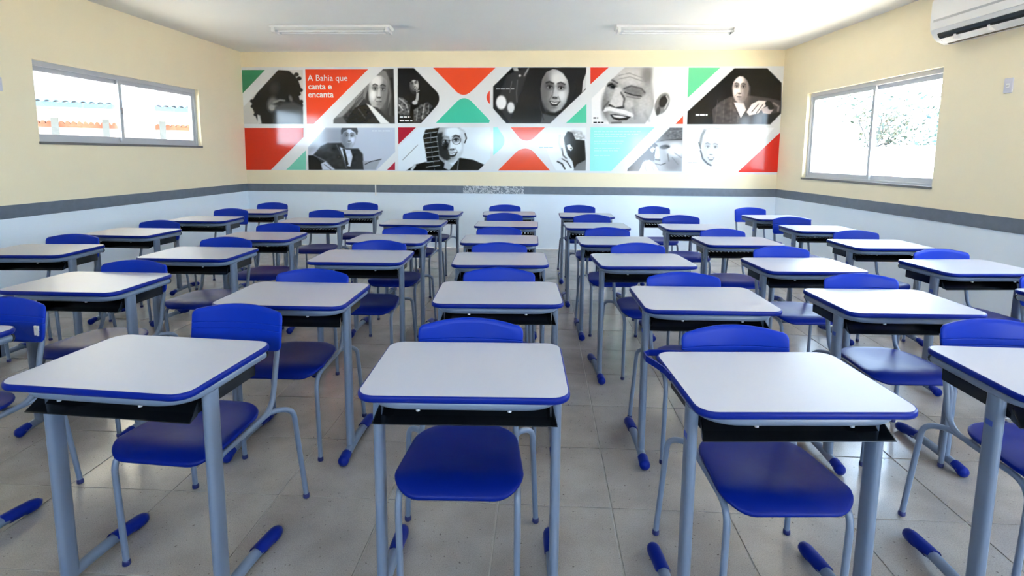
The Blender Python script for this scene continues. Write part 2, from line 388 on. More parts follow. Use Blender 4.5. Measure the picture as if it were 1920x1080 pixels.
# --- printed photographs: tones painted as print colour on a fine grid
def photo(sheet, pts, bgc, ops, tint=(1, 1, 1), warm=0, step=.0085):
    q = [cp(sheet, *p) for p in pts]; s0, s1 = min(a for a, _ in q), max(a for a, _ in q); z0, z1 = min(b for _, b in q), max(b for _, b in q)
    nx, nz = int((s1-s0)/step)+2, int((z1-z0)/step)+2
    S, Z = np.meshgrid(np.linspace(s0, s1, nx), np.linspace(z0, z1, nz))
    # sheet coordinates of every grid point (bilinear fit over the cell)
    P = np.array([cp(sheet, *p) for p in pts]); A = np.c_[P, np.ones(len(P)), P[:, 0]*P[:, 1]]; XY = np.array(pts, float)
    if len(pts) >= 4: cx, cy = [np.linalg.lstsq(A, XY[:, k], rcond=None)[0] for k in (0, 1)]
    else: A = A[:, :3]; cx, cy = [np.r_[np.linalg.lstsq(A, XY[:, k], rcond=None)[0], 0] for k in (0, 1)]
    X = cx[0]*S+cx[1]*Z+cx[2]+cx[3]*S*Z; Y = cy[0]*S+cy[1]*Z+cy[2]+cy[3]*S*Z
    V = np.full(X.shape, float(bgc)); rs = np.random.RandomState(abs(int(pts[0][0]*7+pts[0][1])) % 9999)
    def smooth(d, soft): t = np.clip(.5-d/soft, 0, 1); return t*t*(3-2*t)
    def pdist(poly_):
        poly_ = np.array(poly_, float); d2 = np.full(X.shape, 1e9); ins = np.zeros(X.shape, bool)
        for k in range(len(poly_)):
            a, b = poly_[k], poly_[(k+1) % len(poly_)]; ab = b-a; l2 = (ab**2).sum()+1e-9
            t = np.clip(((X-a[0])*ab[0]+(Y-a[1])*ab[1])/l2, 0, 1); d2 = np.minimum(d2, (X-a[0]-t*ab[0])**2+(Y-a[1]-t*ab[1])**2)
            c = ((a[1] > Y) != (b[1] > Y)); 
            with np.errstate(all='ignore'): xi = (b[0]-a[0])*(Y-a[1])/(b[1]-a[1]+1e-12)+a[0]
            ins ^= c & (X < xi)
        return np.where(ins, -1, 1)*np.sqrt(d2)
    for op in ops:
        k = op[0]
        if k == 'e':     # ellipse: cx, cy, rx, ry, rot, tone, soft, opacity
            _, ex, ey, rx, ry, ro, val, soft = op[:8]; al = op[8] if len(op) > 8 else 1
            c_, s_ = math.cos(R(ro)), math.sin(R(ro)); dx, dy = X-ex, Y-ey
            u = (dx*c_+dy*s_)/rx; v = (-dx*s_+dy*c_)/ry; d = (np.sqrt(u*u+v*v)-1)*min(rx, ry); w_ = smooth(d, soft)*al
        elif k == 'p':   # polygon: points, tone, soft, opacity
            _, pp, val, soft = op[:4]; al = op[4] if len(op) > 4 else 1; w_ = smooth(pdist(pp), soft)*al
        elif k == 'l':   # line: points, width, tone, soft, opacity
            _, pp, wd, val, soft = op[:5]; al = op[5] if len(op) > 5 else 1; d = np.full(X.shape, 1e9)
            for a, b in zip(pp[:-1], pp[1:]):
                abx, aby = b[0]-a[0], b[1]-a[1]; t = np.clip(((X-a[0])*abx+(Y-a[1])*aby)/(abx*abx+aby*aby+1e-9), 0, 1)
                d = np.minimum(d, np.hypot(X-a[0]-t*abx, Y-a[1]-t*aby))
            w_ = smooth(d-wd/2, soft)*al
        elif k == 'n':   # tonal mottling inside an ellipse: cx, cy, rx, ry, amount, scale
            _, ex, ey, rx, ry, amt, sc_ = op; ph = rs.rand(8)*6.28
            nn = sum(np.sin(X/sc_*math.cos(i*2.4)*(1+i*.35)+Y/sc_*math.sin(i*2.4)*(1+i*.35)+ph[i]) for i in range(8))/3
            w_ = smooth((np.hypot((X-ex)/rx, (Y-ey)/ry)-1)*min(rx, ry), 20); V = V+amt*nn*w_; continue
        V = V*(1-w_)+val*w_
    V = np.clip((V-128)*1.22+119, 4, 250)
    pd = pdist(pts); step_px = (X.max()-X.min())/nx
    w_in = np.clip(.5-pd/(step_px*1.6), 0, 1)
    srgb = np.stack([np.clip(V*t_, 0, 255) for t_ in tint], -1)
    srgb = srgb*w_in[..., None] + np.array([228, 230, 232])*(1-w_in[..., None])
    c = srgb/255; L_ = np.where(c <= .04045, c/12.92, ((c+.055)/1.055)**2.4)
    keepv = pd < step_px*1.3
    ids = -np.ones(X.shape, int); kq = keepv[:-1, :-1] & keepv[1:, :-1] & keepv[:-1, 1:] & keepv[1:, 1:]
    used = np.zeros(X.shape, bool); used[:-1, :-1] |= kq; used[1:, :-1] |= kq; used[:-1, 1:] |= kq; used[1:, 1:] |= kq
    ids[used] = np.arange(used.sum()); vs = np.stack([S[used], np.full(used.sum(), .0049), Z[used]], -1)
    a, b, c_, d = ids[:-1, :-1][kq], ids[:-1, 1:][kq], ids[1:, 1:][kq], ids[1:, :-1][kq]
    fs = np.stack([a, d, c_, b], -1)
    me = bpy.data.meshes.new('portrait_photo'); me.from_pydata(vs.tolist(), [], fs.tolist()); me.materials.append(M['print'])
    at = me.color_attributes.new('print', 'FLOAT_COLOR', 'POINT'); at.data.foreach_set('color', np.c_[L_[used], np.ones(used.sum())].astype(np.float32).ravel())
    return link('portrait_photo', me, mural)

def face(cx, cy, w_, h_, rot=0, skin=200, sh=110, turn=0, smile=0, glasses=False, dark=30, hair=None, hl=-.30, side=.0, light=1):
    """tones of a printed face in a box w_ x h_ about (cx, cy); hair = tone of the hair, hl = height of the hairline, side = how far it comes down"""
    c_, s_ = math.cos(R(rot)), math.sin(R(rot))
    T_ = lambda x, y: (cx+x*w_*c_-y*h_*s_, cy+x*w_*s_+y*h_*c_)
    o = []; E_ = lambda x, y, rx, ry, val, soft, al=1, r=0: o.append(('e', *T_(x, y), rx*w_, ry*h_, rot+r, val, soft*w_, al))
    jaw = [(-.46,-.25),(-.30,-.47),(0,-.53),(.30,-.47),(.46,-.25),(.48,.02),(.41,.26),(.25,.43),(.06,.50),(-.10,.49),(-.28,.40),(-.42,.24),(-.48,0)]
    o.append(('p', [T_(*p) for p in jaw], skin*.88, .10*w_))
    sg = -light
    E_(sg*.34, .05, .20, .46, sh, .30, .75); E_(sg*.18, .38, .22, .12, sh, .22, .55); E_(light*.12, -.26, .26, .16, skin*1.12, .25, .8); E_(light*.24, .10, .14, .14, skin*1.15, .18, .8)
    for sd_ in (-1, 1):
        x = sd_*.19+turn*.09
        E_(x, -.085, .15, .085, sh*.9, .12, .75); E_(x, -.06, .085, .030, skin, .03, .55); E_(x, -.06, .038, .030, dark, .025, .95)
        o.append(('l', [T_(x-.09, -.075), T_(x, -.098), T_(x+.09, -.07)], .022*w_, dark, .03*w_, .9))
        o.append(('l', [T_(x-.12, -.155), T_(x-.02, -.185), T_(x+.12, -.15)], .05*w_, dark+15, .05*w_, .75))
    n0 = turn*.14
    o.append(('p', [T_(n0-.03, -.08), T_(n0+.05, -.08), T_(n0+.10, .13), T_(n0, .16), T_(n0-.08, .13)], skin*1.08, .07*w_, .55))
    o.append(('l', [T_(n0+sg*.06, -.06), T_(n0+sg*.09, .12)], .04*w_, sh, .06*w_, .6))
    E_(n0, .17, .10, .028, sh*.8, .05, .8)
    for sd_ in (-1, 1): E_(n0+sd_*.05, .165, .022, .012, dark, .03, .8); o.append(('l', [T_(n0+sd_*.11, .13), T_(n0+sd_*.20, .25)], .025*w_, sh, .05*w_, .65))
    if smile:
        o.append(('p', [T_(n0-.19, .245), T_(n0, .262), T_(n0+.19, .24), T_(n0+.10, .345), T_(n0, .365), T_(n0-.10, .345)], dark+25, .035*w_, .9))
        o.append(('p', [T_(n0-.14, .262), T_(n0, .277), T_(n0+.14, .258), T_(n0+.07, .305), T_(n0-.07, .307)], 238, .02*w_, .95))
        E_(n0, .39, .09, .016, sh, .05, .6)
    else:
        o.append(('l', [T_(n0-.13, .275), T_(n0, .265), T_(n0+.13, .275)], .03*w_, dark+15, .03*w_, .85)); E_(n0, .305, .09, .018, sh, .04, .7); E_(n0, .36, .08, .015, sh, .06, .6)
    if glasses:
        for sd_ in (-1, 1):
            pts = [T_(sd_*.20+turn*.09+.155*math.cos(a*.524), -.055+.105*math.sin(a*.524)) for a in range(13)]; o.append(('l', pts, .018*w_, dark, .02*w_, .9))
        o.append(('l', [T_(-.05+turn*.09, -.07), T_(.05+turn*.09, -.07)], .02*w_, dark, .02*w_, .9))
    if hair is not None:
        o.append(('p', [T_(*p) for p in [(-.56,side),(-.60,-.25),(-.45,-.52),(-.15,-.66),(.15,-.66),(.45,-.52),(.60,-.25),(.56,side),(.47,side-.02),(.43,-.20),(.30,hl+.03),(.10,hl-.06),(-.10,hl-.07),(-.30,hl+.02),(-.43,-.20),(-.47,side-.02)]], hair, .07*w_))
    return o
# photograph 1: curly dark hair, head bowed
curl = [(385,100),(480,108),(530,150),(560,190),(585,260),(562,330),(592,410),(604,470),(604,575),(215,575),(185,500),(160,440),(150,380),(200,300)]
ops = [('p', curl, 42, 12)] + [('e', 152+14*math.sin(i*2.1)+i*9, 372+i*24, 16, 14, 0, 40, 8) for i in range(8)] + \
      [('e', 545+22*math.sin(i*1.9)+i*4, 140+i*34, 20, 17, 0, 42, 9) for i in range(11)] + [('e', 352, 255, 44, 56, 20, 78, 70), ('e', 335, 400, 46, 66, 8, 120, 40), ('e', 330, 430, 26, 26, 0, 160, 22), ('l', [(345,385),(400,362),(440,368)], 18, 140, 14), ('e', 495, 350, 14, 30, -20, 118, 18),
      ('e', 410, 392, 60, 12, -8, 60, 14), ('p', [(360,430),(420,395),(520,380),(604,420),(604,575),(350,575)], 84, 34), ('p', [(200,490),(225,500),(240,575),(205,575)], 215, 14)]
photo(1, [(385,98),(602,98),(604,575),(80,575),(78,425)], 205, ops, (1, .99, .97))
# photograph 2: long grey hair, three quarter face
ops = [('p', [(1300,95),(1400,88),(1412,572),(900,572),(930,530),(1120,330),(1160,210),(1230,130)], 74, 22)] + \
      [('l', [(1185-i*9,215+i*16),(1150-i*20,330+i*8),(1040-i*6,470+i*6)], 7, 150-i*14, 8, .8) for i in range(5)] + face(1262, 285, 178, 330, 3, 214, 120, turn=.5, dark=26, light=-1) + \
      [('p', [(1270,100),(1330,110),(1370,200),(1380,330),(1350,430),(1362,300),(1340,190),(1290,150),(1215,150),(1170,240),(1150,360),(1130,330),(1150,210),(1200,130)], 138, 14)] + \
      [('l', [(1345+i*12,170),(1372+i*9,320),(1366+i*12,500)], 6, 120-i*35, 8, .8) for i in range(4)] + [('p', [(1060,430),(1150,400),(1200,430),(1330,572),(960,572)], 52, 16), ('p', [(1160,395),(1215,420),(1370,572),(1285,572)], 228, 10), ('p', [(1215,420),(1260,430),(1400,572),(1370,572)], 70, 12),
      ('l', [(1090,440),(1150,520)], 10, 86, 10), ('p', [(880,525),(950,508),(990,572),(870,572)], 110, 18), ('n', 1090, 500, 130, 60, 10, 16)]
photo(1, [(1310,88),(1400,88),(1412,572),(868,572),(868,535)], 150, ops)
# photograph 3: singer with hand raised, dark ground
ops = face(220, 225, 84, 132, -10, 190, 84, smile=1, dark=22, hair=34, hl=-.22) + [('e', 232, 300, 30, 18, 0, 60, 16), ('p', [(240,300),(262,300),(258,360),(238,400),(215,395),(235,350)], 178, 8), ('e', 226, 386, 24, 18, 0, 196, 10), ('l', [(240,290),(262,280)], 8, 190, 5),
      ('p', [(78,335),(130,345),(185,410),(180,500),(100,500),(78,480)], 104, 14), ('l', [(90,350),(150,400),(170,470)], 12, 170, 8), ('l', [(82,400),(120,450)], 10, 190, 8), ('n', 120, 425, 60, 80, 26, 14), ('p', [(215,450),(280,400),(340,380),(385,420),(330,505),(280,560),(215,560)], 92, 14), ('l', [(250,440),(240,540)], 9, 170, 8), ('l', [(310,400),(290,520)], 9, 160, 8), ('l', [(345,410),(345,470)], 8, 150, 8), ('n', 295, 470, 80, 85, 26, 14)]
photo(2, [(75,82),(215,82),(418,290)] + arc((418,290),(462,350),(418,415), 6)[1:] + [(280,568),(75,568)], 40, ops)
# photograph 4: man in a suit, one arm stretched out
ops = [('p', [(645,785),(800,608),(1000,608),(960,740),(800,745),(650,840)], 168, 60)] + face(1010, 690, 126, 210, 2, 205, 130, dark=70, hair=96, hl=-.26, side=-.1, light=1) + \
      [('p', [(690,850),(760,770),(820,742),(940,740),(980,790),(1090,790),(1130,840),(1140,978),(650,978),(650,870)], 66, 18), ('p', [(925,775),(985,800),(1020,800),(1040,860),(1020,950),(985,940)], 214, 10),
      ('p', [(950,790),(972,795),(1005,930),(985,945)], 44, 7), ('l', [(900,760),(950,860),(985,960)], 10, 100, 10), ('p', [(645,850),(700,850),(760,910),(765,978),(650,978)], 30, 14), ('l', [(700,850),(800,900),(880,975)], 10, 130, 8), ('p', [(760,925),(800,905),(885,978),(775,978)], 212, 10), ('l', [(790,930),(850,975)], 6, 90, 6), ('n', 900, 870, 200, 90, 8, 24), ('p', [(1130,900),(1230,905),(1290,880),(1240,978),(1140,978)], 170, 14), ('l', [(1150,930),(1200,905),(1290,885)], 8, 80, 8)]
photo(1, [(800,608),(1412,608),(1412,820),(1250,980),(650,980),(645,780)], 200, ops, (.94, .98, 1.06))
# photograph 5: laughing man in glasses with guitar neck
ops = [('e', 560, 700, 120, 110, 0, 226, 20)] + face(540, 742, 246, 345, -5, 232, 130, turn=.25, smile=1, glasses=True, dark=20, light=1) + [('l', [(440,640),(500,606),(600,600),(660,640),(668,700)], 12, 186, 22, .8), ('l', [(668,660),(680,700),(665,740)], 10, 60, 8),
      ('p', [(415,660),(470,650),(465,760),(520,800),(540,880),(500,900),(440,850)], 40, 18, .8), ('e', 500, 765, 24, 34, 10, 34, 20, .85), ('e', 520, 690, 46, 26, 0, 226, 18, .6),
      ('p', [(150,985),(235,930),(440,880),(500,930),(560,945),(622,872),(740,890),(840,935),(780,985)], 24, 9), ('p', [(495,890),(560,945),(530,985),(480,960)], 190, 12), ('l', [(612,880),(600,985)], 7, 130, 6), ('l', [(120,890),(250,760)], 6, 150, 6),
      ('p', [(320,625),(440,608),(415,690),(440,860),(460,985),(345,985),(318,800),(298,690)], 44, 9)] + [('l', [(306+i*3,660+i*42),(418+i*4,645+i*42)], 6, 180, 5) for i in range(8)] + [('l', [(365,640),(372,800),(400,980)], 3, 120, 4), ('l', [(200,975),(225,940)], 24, 200, 12)]
photo(2, [(250,605),(890,605),(890,875),(785,986),(80,986),(78,775)], 228, ops, (.96, 1, 1.03))
# photograph 6: smiling woman, dark hair
ops = [('p', [(1030,150),(1180,80),(1240,80),(1180,250),(1120,420),(1060,560),(940,400)], 66, 40), ('e', 985, 385, 46, 62, 0, 232, 18), ('e', 1070, 430, 32, 48, 0, 222, 16), ('e', 1150, 150, 12, 10, 0, 210, 8), ('p', [(1085,82),(1130,80),(1140,110),(1100,110)], 190, 12), ('l', [(1225,90),(1190,150)], 14, 170, 12), ('l', [(1130,190),(1120,300),(1125,380)], 9, 110, 10), ('l', [(1080,200),(1060,300)], 6, 120, 6),
       ('p', [(1240,80),(1735,80),(1735,330),(1500,568),(1150,568),(1160,400),(1190,230)], 30, 22)] + face(1457, 278, 262, 392, 4, 206, 100, turn=.15, smile=1, dark=20, light=1) + \
      [('p', [(1290,570),(1240,80),(1440,80),(1385,115),(1345,180),(1330,260),(1335,340),(1350,410),(1375,470),(1400,568)], 27, 12), ('p', [(1430,80),(1735,80),(1735,330),(1560,470),(1580,380),(1592,280),(1570,190),(1530,130),(1480,98)], 28, 12), ('l', [(1480,90),(1440,84),(1395,104)], 16, 34, 10),
       ('p', [(1350,480),(1420,500),(1500,510),(1480,568),(1330,568)], 96, 20), ('l', [(1310,330),(1330,440),(1360,540)], 7, 66, 8), ('l', [(1620,150),(1650,250),(1610,380)], 8, 62, 10), ('p', [(1738,110),(1738,250),(1694,300),(1704,200)], 205, 10)]
photo(2, [(1085,78),(1735,78),(1730,268),(1415,570),(1030,570),(913,437),(913,245)], 40, ops)
# photograph 7: head in profile, high contrast
ops = [('p', [(1560,650),(1620,628),(1690,640),(1735,700),(1700,720),(1640,700),(1580,700)], 196, 24), ('n', 1620, 690, 110, 50, 22, 12), ('p', [(1535,700),(1570,640),(1610,650),(1640,710),(1720,720),(1730,880),(1725,985),(1630,985),(1610,900),(1570,850),(1550,790)], 40, 10),
       ('l', [(1500,680),(1492,740),(1515,800)], 20, 196, 18), ('p', [(1560,760),(1590,752),(1615,790),(1600,812),(1575,800)], 236, 8), ('e', 1600, 790, 9, 6, 20, 60, 5), ('l', [(1520,790),(1530,850),(1560,880)], 12, 90, 10), ('p', [(1475,890),(1505,870),(1560,880),(1590,900),(1560,940),(1510,925)], 224, 8), ('l', [(1480,905),(1520,925),(1545,970)], 12, 40, 8), ('l', [(1520,880),(1560,905)], 8, 50, 6), ('l', [(1560,900),(1600,960)], 10, 70, 8), ('p', [(1650,930),(1728,890),(1728,985),(1620,985)], 138, 14)]
photo(2, [(1320,640),(1400,605),(1732,605),(1732,987),(1470,987),(1420,900)], 232, ops, (.98, 1, 1.02))
# photograph 8: old man smiling, large ear
ops = [('p', [(385,78),(640,78),(650,250),(640,420),(610,500),(560,576),(250,576),(215,520),(180,440),(190,340),(215,240),(280,170)], 172, 18), ('e', 450, 160, 130, 80, 6, 200, 70), ('e', 580, 150, 50, 70, 0, 126, 60, .8), ('e', 560, 420, 60, 110, 0, 196, 60, .8), ('e', 210, 420, 34, 110, 0, 126, 40, .7),
       ('p', [(630,80),(900,78),(896,400),(780,420),(690,330),(640,350),(620,200)], 226, 40), ('e', 712, 395, 58, 100, 24, 140, 14), ('e', 722, 375, 34, 56, 24, 46, 16), ('e', 676, 462, 18, 40, 14, 92, 12), ('l', [(750,330),(768,370),(735,440)], 12, 190, 10),
       ('l', [(330,150),(420,128),(540,170)], 7, 150, 10), ('l', [(330,180),(430,160),(540,200)], 7, 146, 10), ('e', 275, 240, 50, 26, 24, 104, 20), ('l', [(232,240),(268,222),(318,262)], 12, 46, 8), ('e', 275, 246, 20, 9, 20, 30, 6), ('l', [(226,212),(255,180),(318,215)], 14, 96, 12), ('e', 468, 290, 90, 42, 14, 128, 26), ('l', [(378,262),(440,240),(530,262),(560,300)], 14, 92, 14), ('l', [(384,296),(450,318),(528,330)], 9, 30, 6), ('l', [(400,330),(470,346),(520,350)], 7, 120, 8),
       ('p', [(300,250),(345,250),(372,330),(385,400),(350,430),(275,430),(245,405),(275,340)], 206, 22), ('l', [(250,408),(300,438),(372,425)], 20, 70, 10), ('l', [(350,300),(380,350),(372,410)], 16, 90, 16), ('l', [(205,450),(250,440),(310,455),(380,470),(445,498)], 36, 228, 14), ('p', [(252,492),(300,488),(360,500),(440,512),(400,540),(330,545),(280,530)], 52, 10), ('p', [(272,497),(330,500),(400,515),(340,524),(290,514)], 222, 8),
       ('l', [(240,380),(205,420),(190,452)], 14, 108, 16), ('l', [(420,400),(462,450),(470,520)], 16, 134, 34, .6), ('l', [(270,565),(350,560)], 14, 110, 14), ('l', [(560,480),(600,550)], 18, 140, 40, .5), ('e', 420, 400, 40, 36, 0, 200, 30, .8), ('n', 400, 330, 220, 220, 5, 14)]
photo(3, [(378,76),(902,76),(896,478),(790,576),(92,576),(88,350)], 236, ops, (1, .99, .99))
# photograph 9: man in jacket, hands raised, dark brown ground
ops = [('p', [(1150,450),(1220,380),(1310,335),(1480,325),(1640,345),(1755,370),(1755,480),(1660,578),(1160,578)], 88, 16)] + [('l', [(1200+i*60,360),(1180+i*66,560)], 5, 120, 8, .7) for i in range(4)] + [('p', [(1340,385),(1430,385),(1450,450),(1405,520)], 224, 9), ('l', [(1340,390),(1395,520)], 8, 60, 8)] + \
      face(1402, 262, 152, 262, 3, 216, 116, turn=-.4, dark=26, hair=44, hl=-.34, side=-.1, light=-1) + [('p', [(1455,470),(1500,400),(1560,368),(1630,372),(1640,400),(1590,440),(1560,480),(1480,500)], 224, 9), ('l', [(1500,470),(1560,400)], 7, 80, 7), ('l', [(1540,480),(1600,400)], 7, 90, 7), ('e', 1650, 400, 34, 26, 30, 44, 12), ('p', [(1580,440),(1640,420),(1690,450),(1660,490),(1600,480)], 190, 10), ('e', 1668, 430, 26, 20, 0, 50, 12), ('l', [(1690,390),(1735,420),(1730,460)], 16, 150, 14), ('p', [(1590,500),(1755,470),(1755,520),(1660,578),(1590,578)], 60, 16), ('n', 1300, 470, 140, 90, 9, 20)]
photo(3, [(1350,84),(1635,84),(1762,212),(1758,480),(1662,579),(930,579),(934,465)], 40, ops, (1.06, .98, .97))
# photograph 10: face under a hat, half in shadow
ops = [('p', [(780,606),(890,606),(890,720),(740,724),(640,745)], 116, 16), ('l', [(700,720),(890,708)], 7, 70, 8), ('l', [(780,640),(890,632)], 6, 150, 8), ('n', 820, 660, 80, 50, 12, 12), ('p', [(640,745),(740,724),(890,720),(890,990),(690,990),(640,900)], 170, 20), ('e', 830, 800, 80, 60, 0, 224, 50), ('e', 800, 930, 70, 50, 0, 150, 40), ('l', [(820,830),(880,870)], 7, 140, 10), ('l', [(800,870),(850,930)], 7, 130, 10),
       ('p', [(410,970),(640,740),(668,760),(650,840),(640,900),(560,890),(500,990),(405,990)], 40, 12), ('e', 735, 776, 44, 18, -6, 84, 14), ('l', [(700,776),(735,768),(775,778)], 8, 30, 6), ('p', [(600,800),(632,775),(650,790),(625,830)], 222, 9), ('e', 634, 770, 18, 10, 0, 40, 8), ('p', [(655,770),(680,780),(690,860),(672,885),(645,860)], 214, 12), ('l', [(650,888),(690,892)], 9, 60, 8), ('l', [(650,925),(700,935),(740,920)], 8, 60, 7), ('l', [(760,840),(770,900)], 9, 110, 12), ('p', [(510,990),(540,910),(600,890),(650,930),(680,990)], 208, 10), ('l', [(560,930),(570,990)], 6, 120, 6), ('l', [(620,940),(640,985)], 6, 130, 6)]
photo(3, [(780,606),(892,606),(884,992),(402,992),(408,968)], 150, ops, (.98, .99, 1.02))
# photograph 11: pale head of an old man
ops = face(1145, 795, 172, 290, 3, 236, 176, smile=1, dark=92, light=1) + [('p', [(1080,640),(1150,612),(1240,630),(1235,710),(1160,735),(1085,720)], 243, 26), ('l', [(1088,628),(1060,680),(1045,760)], 26, 122, 16, .9), ('l', [(1035,740),(1050,790)], 14, 90, 12), ('l', [(1050,810),(1068,880),(1110,925),(1140,940)], 15, 62, 10, .9), ('l', [(1088,625),(1150,606),(1230,618)], 12, 176, 14), ('l', [(1240,640),(1275,620),(1300,660)], 10, 205, 14), ('l', [(1225,720),(1235,840),(1200,900)], 10, 190, 14), ('l', [(1150,735),(1170,790)], 6, 190, 8)]
photo(3, [(935,606),(1700,606),(1545,790),(1370,985),(925,985)], 242, ops, (1, 1, 1.01))

# lettering on the orange field
def lettering(txt, sheet, x, y, size, bold, name='lettering'):
    cu = bpy.data.curves.new(name, 'FONT'); cu.body = txt; cu.size = size; cu.extrude = .0006; cu.offset = .0022 if bold else 0; cu.resolution_u = 3
    o = link('tmp', cu); dg = bpy.context.evaluated_depsgraph_get(); dg.update(); me = bpy.data.meshes.new_from_object(o.evaluated_get(dg)); bpy.data.objects.remove(o)
    me.materials.clear(); me.materials.append(M['lettering']); s, z = cp(sheet, x, y)
    q = link(name, me, mural); q.matrix_local = Matrix(((1, 0, 0, s), (0, 0, -1, .0066), (0, 1, 0, z), (0, 0, 0, 1))); return q
M['lettering'] = m_flat('white_lettering', (238, 232, 226))
lettering('A Bahia que', 1, 644, 196, .128, False); lettering('canta e', 1, 648, 270, .128, True); lettering('encanta', 1, 648, 340, .128, True)

# ---------------------------------------------------------------- desks
def oblong(a, b, n=5):
    """outline of an oblong tube section, half widths a (x) and b (y), b > a"""
    return [(a*math.cos(t), (b-a)+a*math.sin(t)) for t in [math.pi*k/n for k in range(n+1)]] + [(a*math.cos(t), -(b-a)+a*math.sin(t)) for t in [math.pi+math.pi*k/n for k in range(n+1)]]
def desk_meshes():
    d = {}
    W_, D_, r_ = .60, .45, .053
    def ring(inset, z, n=7): return [(x, y+D_/2, z) for x, y in rrect(W_-2*inset, D_-2*inset, r_-inset, n)]
    d['tabletop'] = MB().rings([ring(.004, .742), ring(.004, .7598), ring(.0048, .7606)]).mesh('tabletop', 'laminate', 30)
    d['edge_band'] = MB().rings([ring(.0045, .7395), ring(.0012, .7405), ring(-.0015, .745), ring(-.0022, .750), ring(-.0015, .7555), ring(.0010, .7598), ring(.0044, .7602)], False, False).mesh('edge_band', 'blue', 60)
    # round tube bent in a C under the top
    p = fillet([(-.268, .425, .7205), (-.268, .043, .7205), (.268, .043, .7205), (.268, .425, .7205)], .105, 9)
    d['frame_tube'] = MB().tube(p, .0165, 12, up=(0, 0, 1)).mesh('frame_tube', 'steel', 60)
    d['tube_plug'] = MB().tube([(0, .425, .7205), (0, .434, .7205), (0, .438, .7205)], .0175, 10, ends=[1, 1, .6]).mesh('tube_plug', 'black', 60)
    # upright: oblong tube 29 x 58
    sec = oblong(.0145, .029)
    d['leg'] = MB().rings([[(x, .145+y, z) for x, y in sec] for z in (.038, .712)]).mesh('leg', 'steel', 50)
    # foot: arched round tube with long plastic shoes
    p = [(0, .03+.43*k/12, .026+.016*math.sin(math.pi*k/12)) for k in range(13)]
    d['foot'] = MB().tube(p, .019, 12).mesh('foot', 'steel', 60)
    def shoe(y0, y1, tip):
        n, rg = 9, []
        for k in range(n+1):
            t = k/n; y = y0+(y1-y0)*t; q = (y-.03)/.43; zc = .026+.016*math.sin(math.pi*min(1, max(0, q))); e = t if tip == 1 else 1-t
            rr = .0245*math.sqrt(max(.03, 1-max(0, (e-.72)/.28)**2.2)); ring_ = []
            for a in range(14):
                an = 2*math.pi*a/14; cz = math.cos(an); low = .0215 if e > .45 else .0203
                ring_.append((rr*math.sin(an), y-(.03 if tip == 1 else -.03)*(1-e)*(cz < -.2)*-1*(1 if e < .5 else 0), max(.001, zc+rr*cz*(1.0 if cz > 0 else low/.0245+.15))))
            rg.append(ring_)
        return MB().rings(rg)
    d['far_shoe'] = shoe(.315, .478, 1).mesh('foot_shoe', 'blue', 50)
    d['near_shoe'] = shoe(.012, .078, 0).mesh('foot_shoe', 'blue', 50)
    # book basket: slotted floor that widens to a lip in front of the legs, wedge sides, back wall
    m_ = MB(); z = .655; t_ = .003
    lip = [(-.268, .055), (.268, .055), (.256, .105), (-.256, .105)]
    m_.rings([[(x, y, z-t_-.003*(y < .06)) for x, y in lip], [(x, y, z-.003*(y < .06)) for x, y in lip]])
    m_.box((-.250, .105, z-t_), (.250, .30, z)); m_.box((-.250, .385, z-t_), (.250, .405, z)); m_.box((-.250, .30, z-t_), (-.236, .385, z)); m_.box((.236, .30, z-t_), (.250, .385, z))
    for k in range(15):
        x = -.222+k*.0317; m_.box((x-.009, .30, z-t_), (x+.009, .385, z))
    m_.box((-.250, .402, z), (.250, .406, .728))
    for s in (-1, 1):
        x = s*.250; a = [(x, .105, z), (x, .405, z), (x, .405, .726), (x, .19, .722)]; b = [(x-s*.003, y, zz) for _, y, zz in a]; m_.rings([a, b])
        a = [(s*.268, .058, z-.002), (s*.256, .106, z), (s*.256, .106, .690)]; b = [(q[0]-s*.003, q[1], q[2]) for q in a]; m_.rings([a, b])
    d['basket'] = m_.mesh('book_basket', 'black', 30)
    d['rivet'] = MB().rings([[(.006*math.cos(a*.785), .040+.006*math.sin(a*.785), zz) for a in range(8)] for zz in (.7005, .708)]).mesh('rivet', 'screw', 40)
    d['sticker'] = MB().box((-.2850, .132, .615), (-.2839, .158, .632)).mesh('label_sticker', 'label')
    return d
DM = desk_meshes()
ROW = {1: 'front row', 2: 'second row', 3: 'third row', 4: 'fourth row', 5: 'fifth row', 6: 'back row'}
CLM = {'z': 'column along the left wall', 'a': 'second column from the left wall', 'b': 'third column from the left wall', 'c': 'middle column', 'd': 'third column from the right wall', 'e': 'second column from the right wall', 'f': 'column along the right wall'}
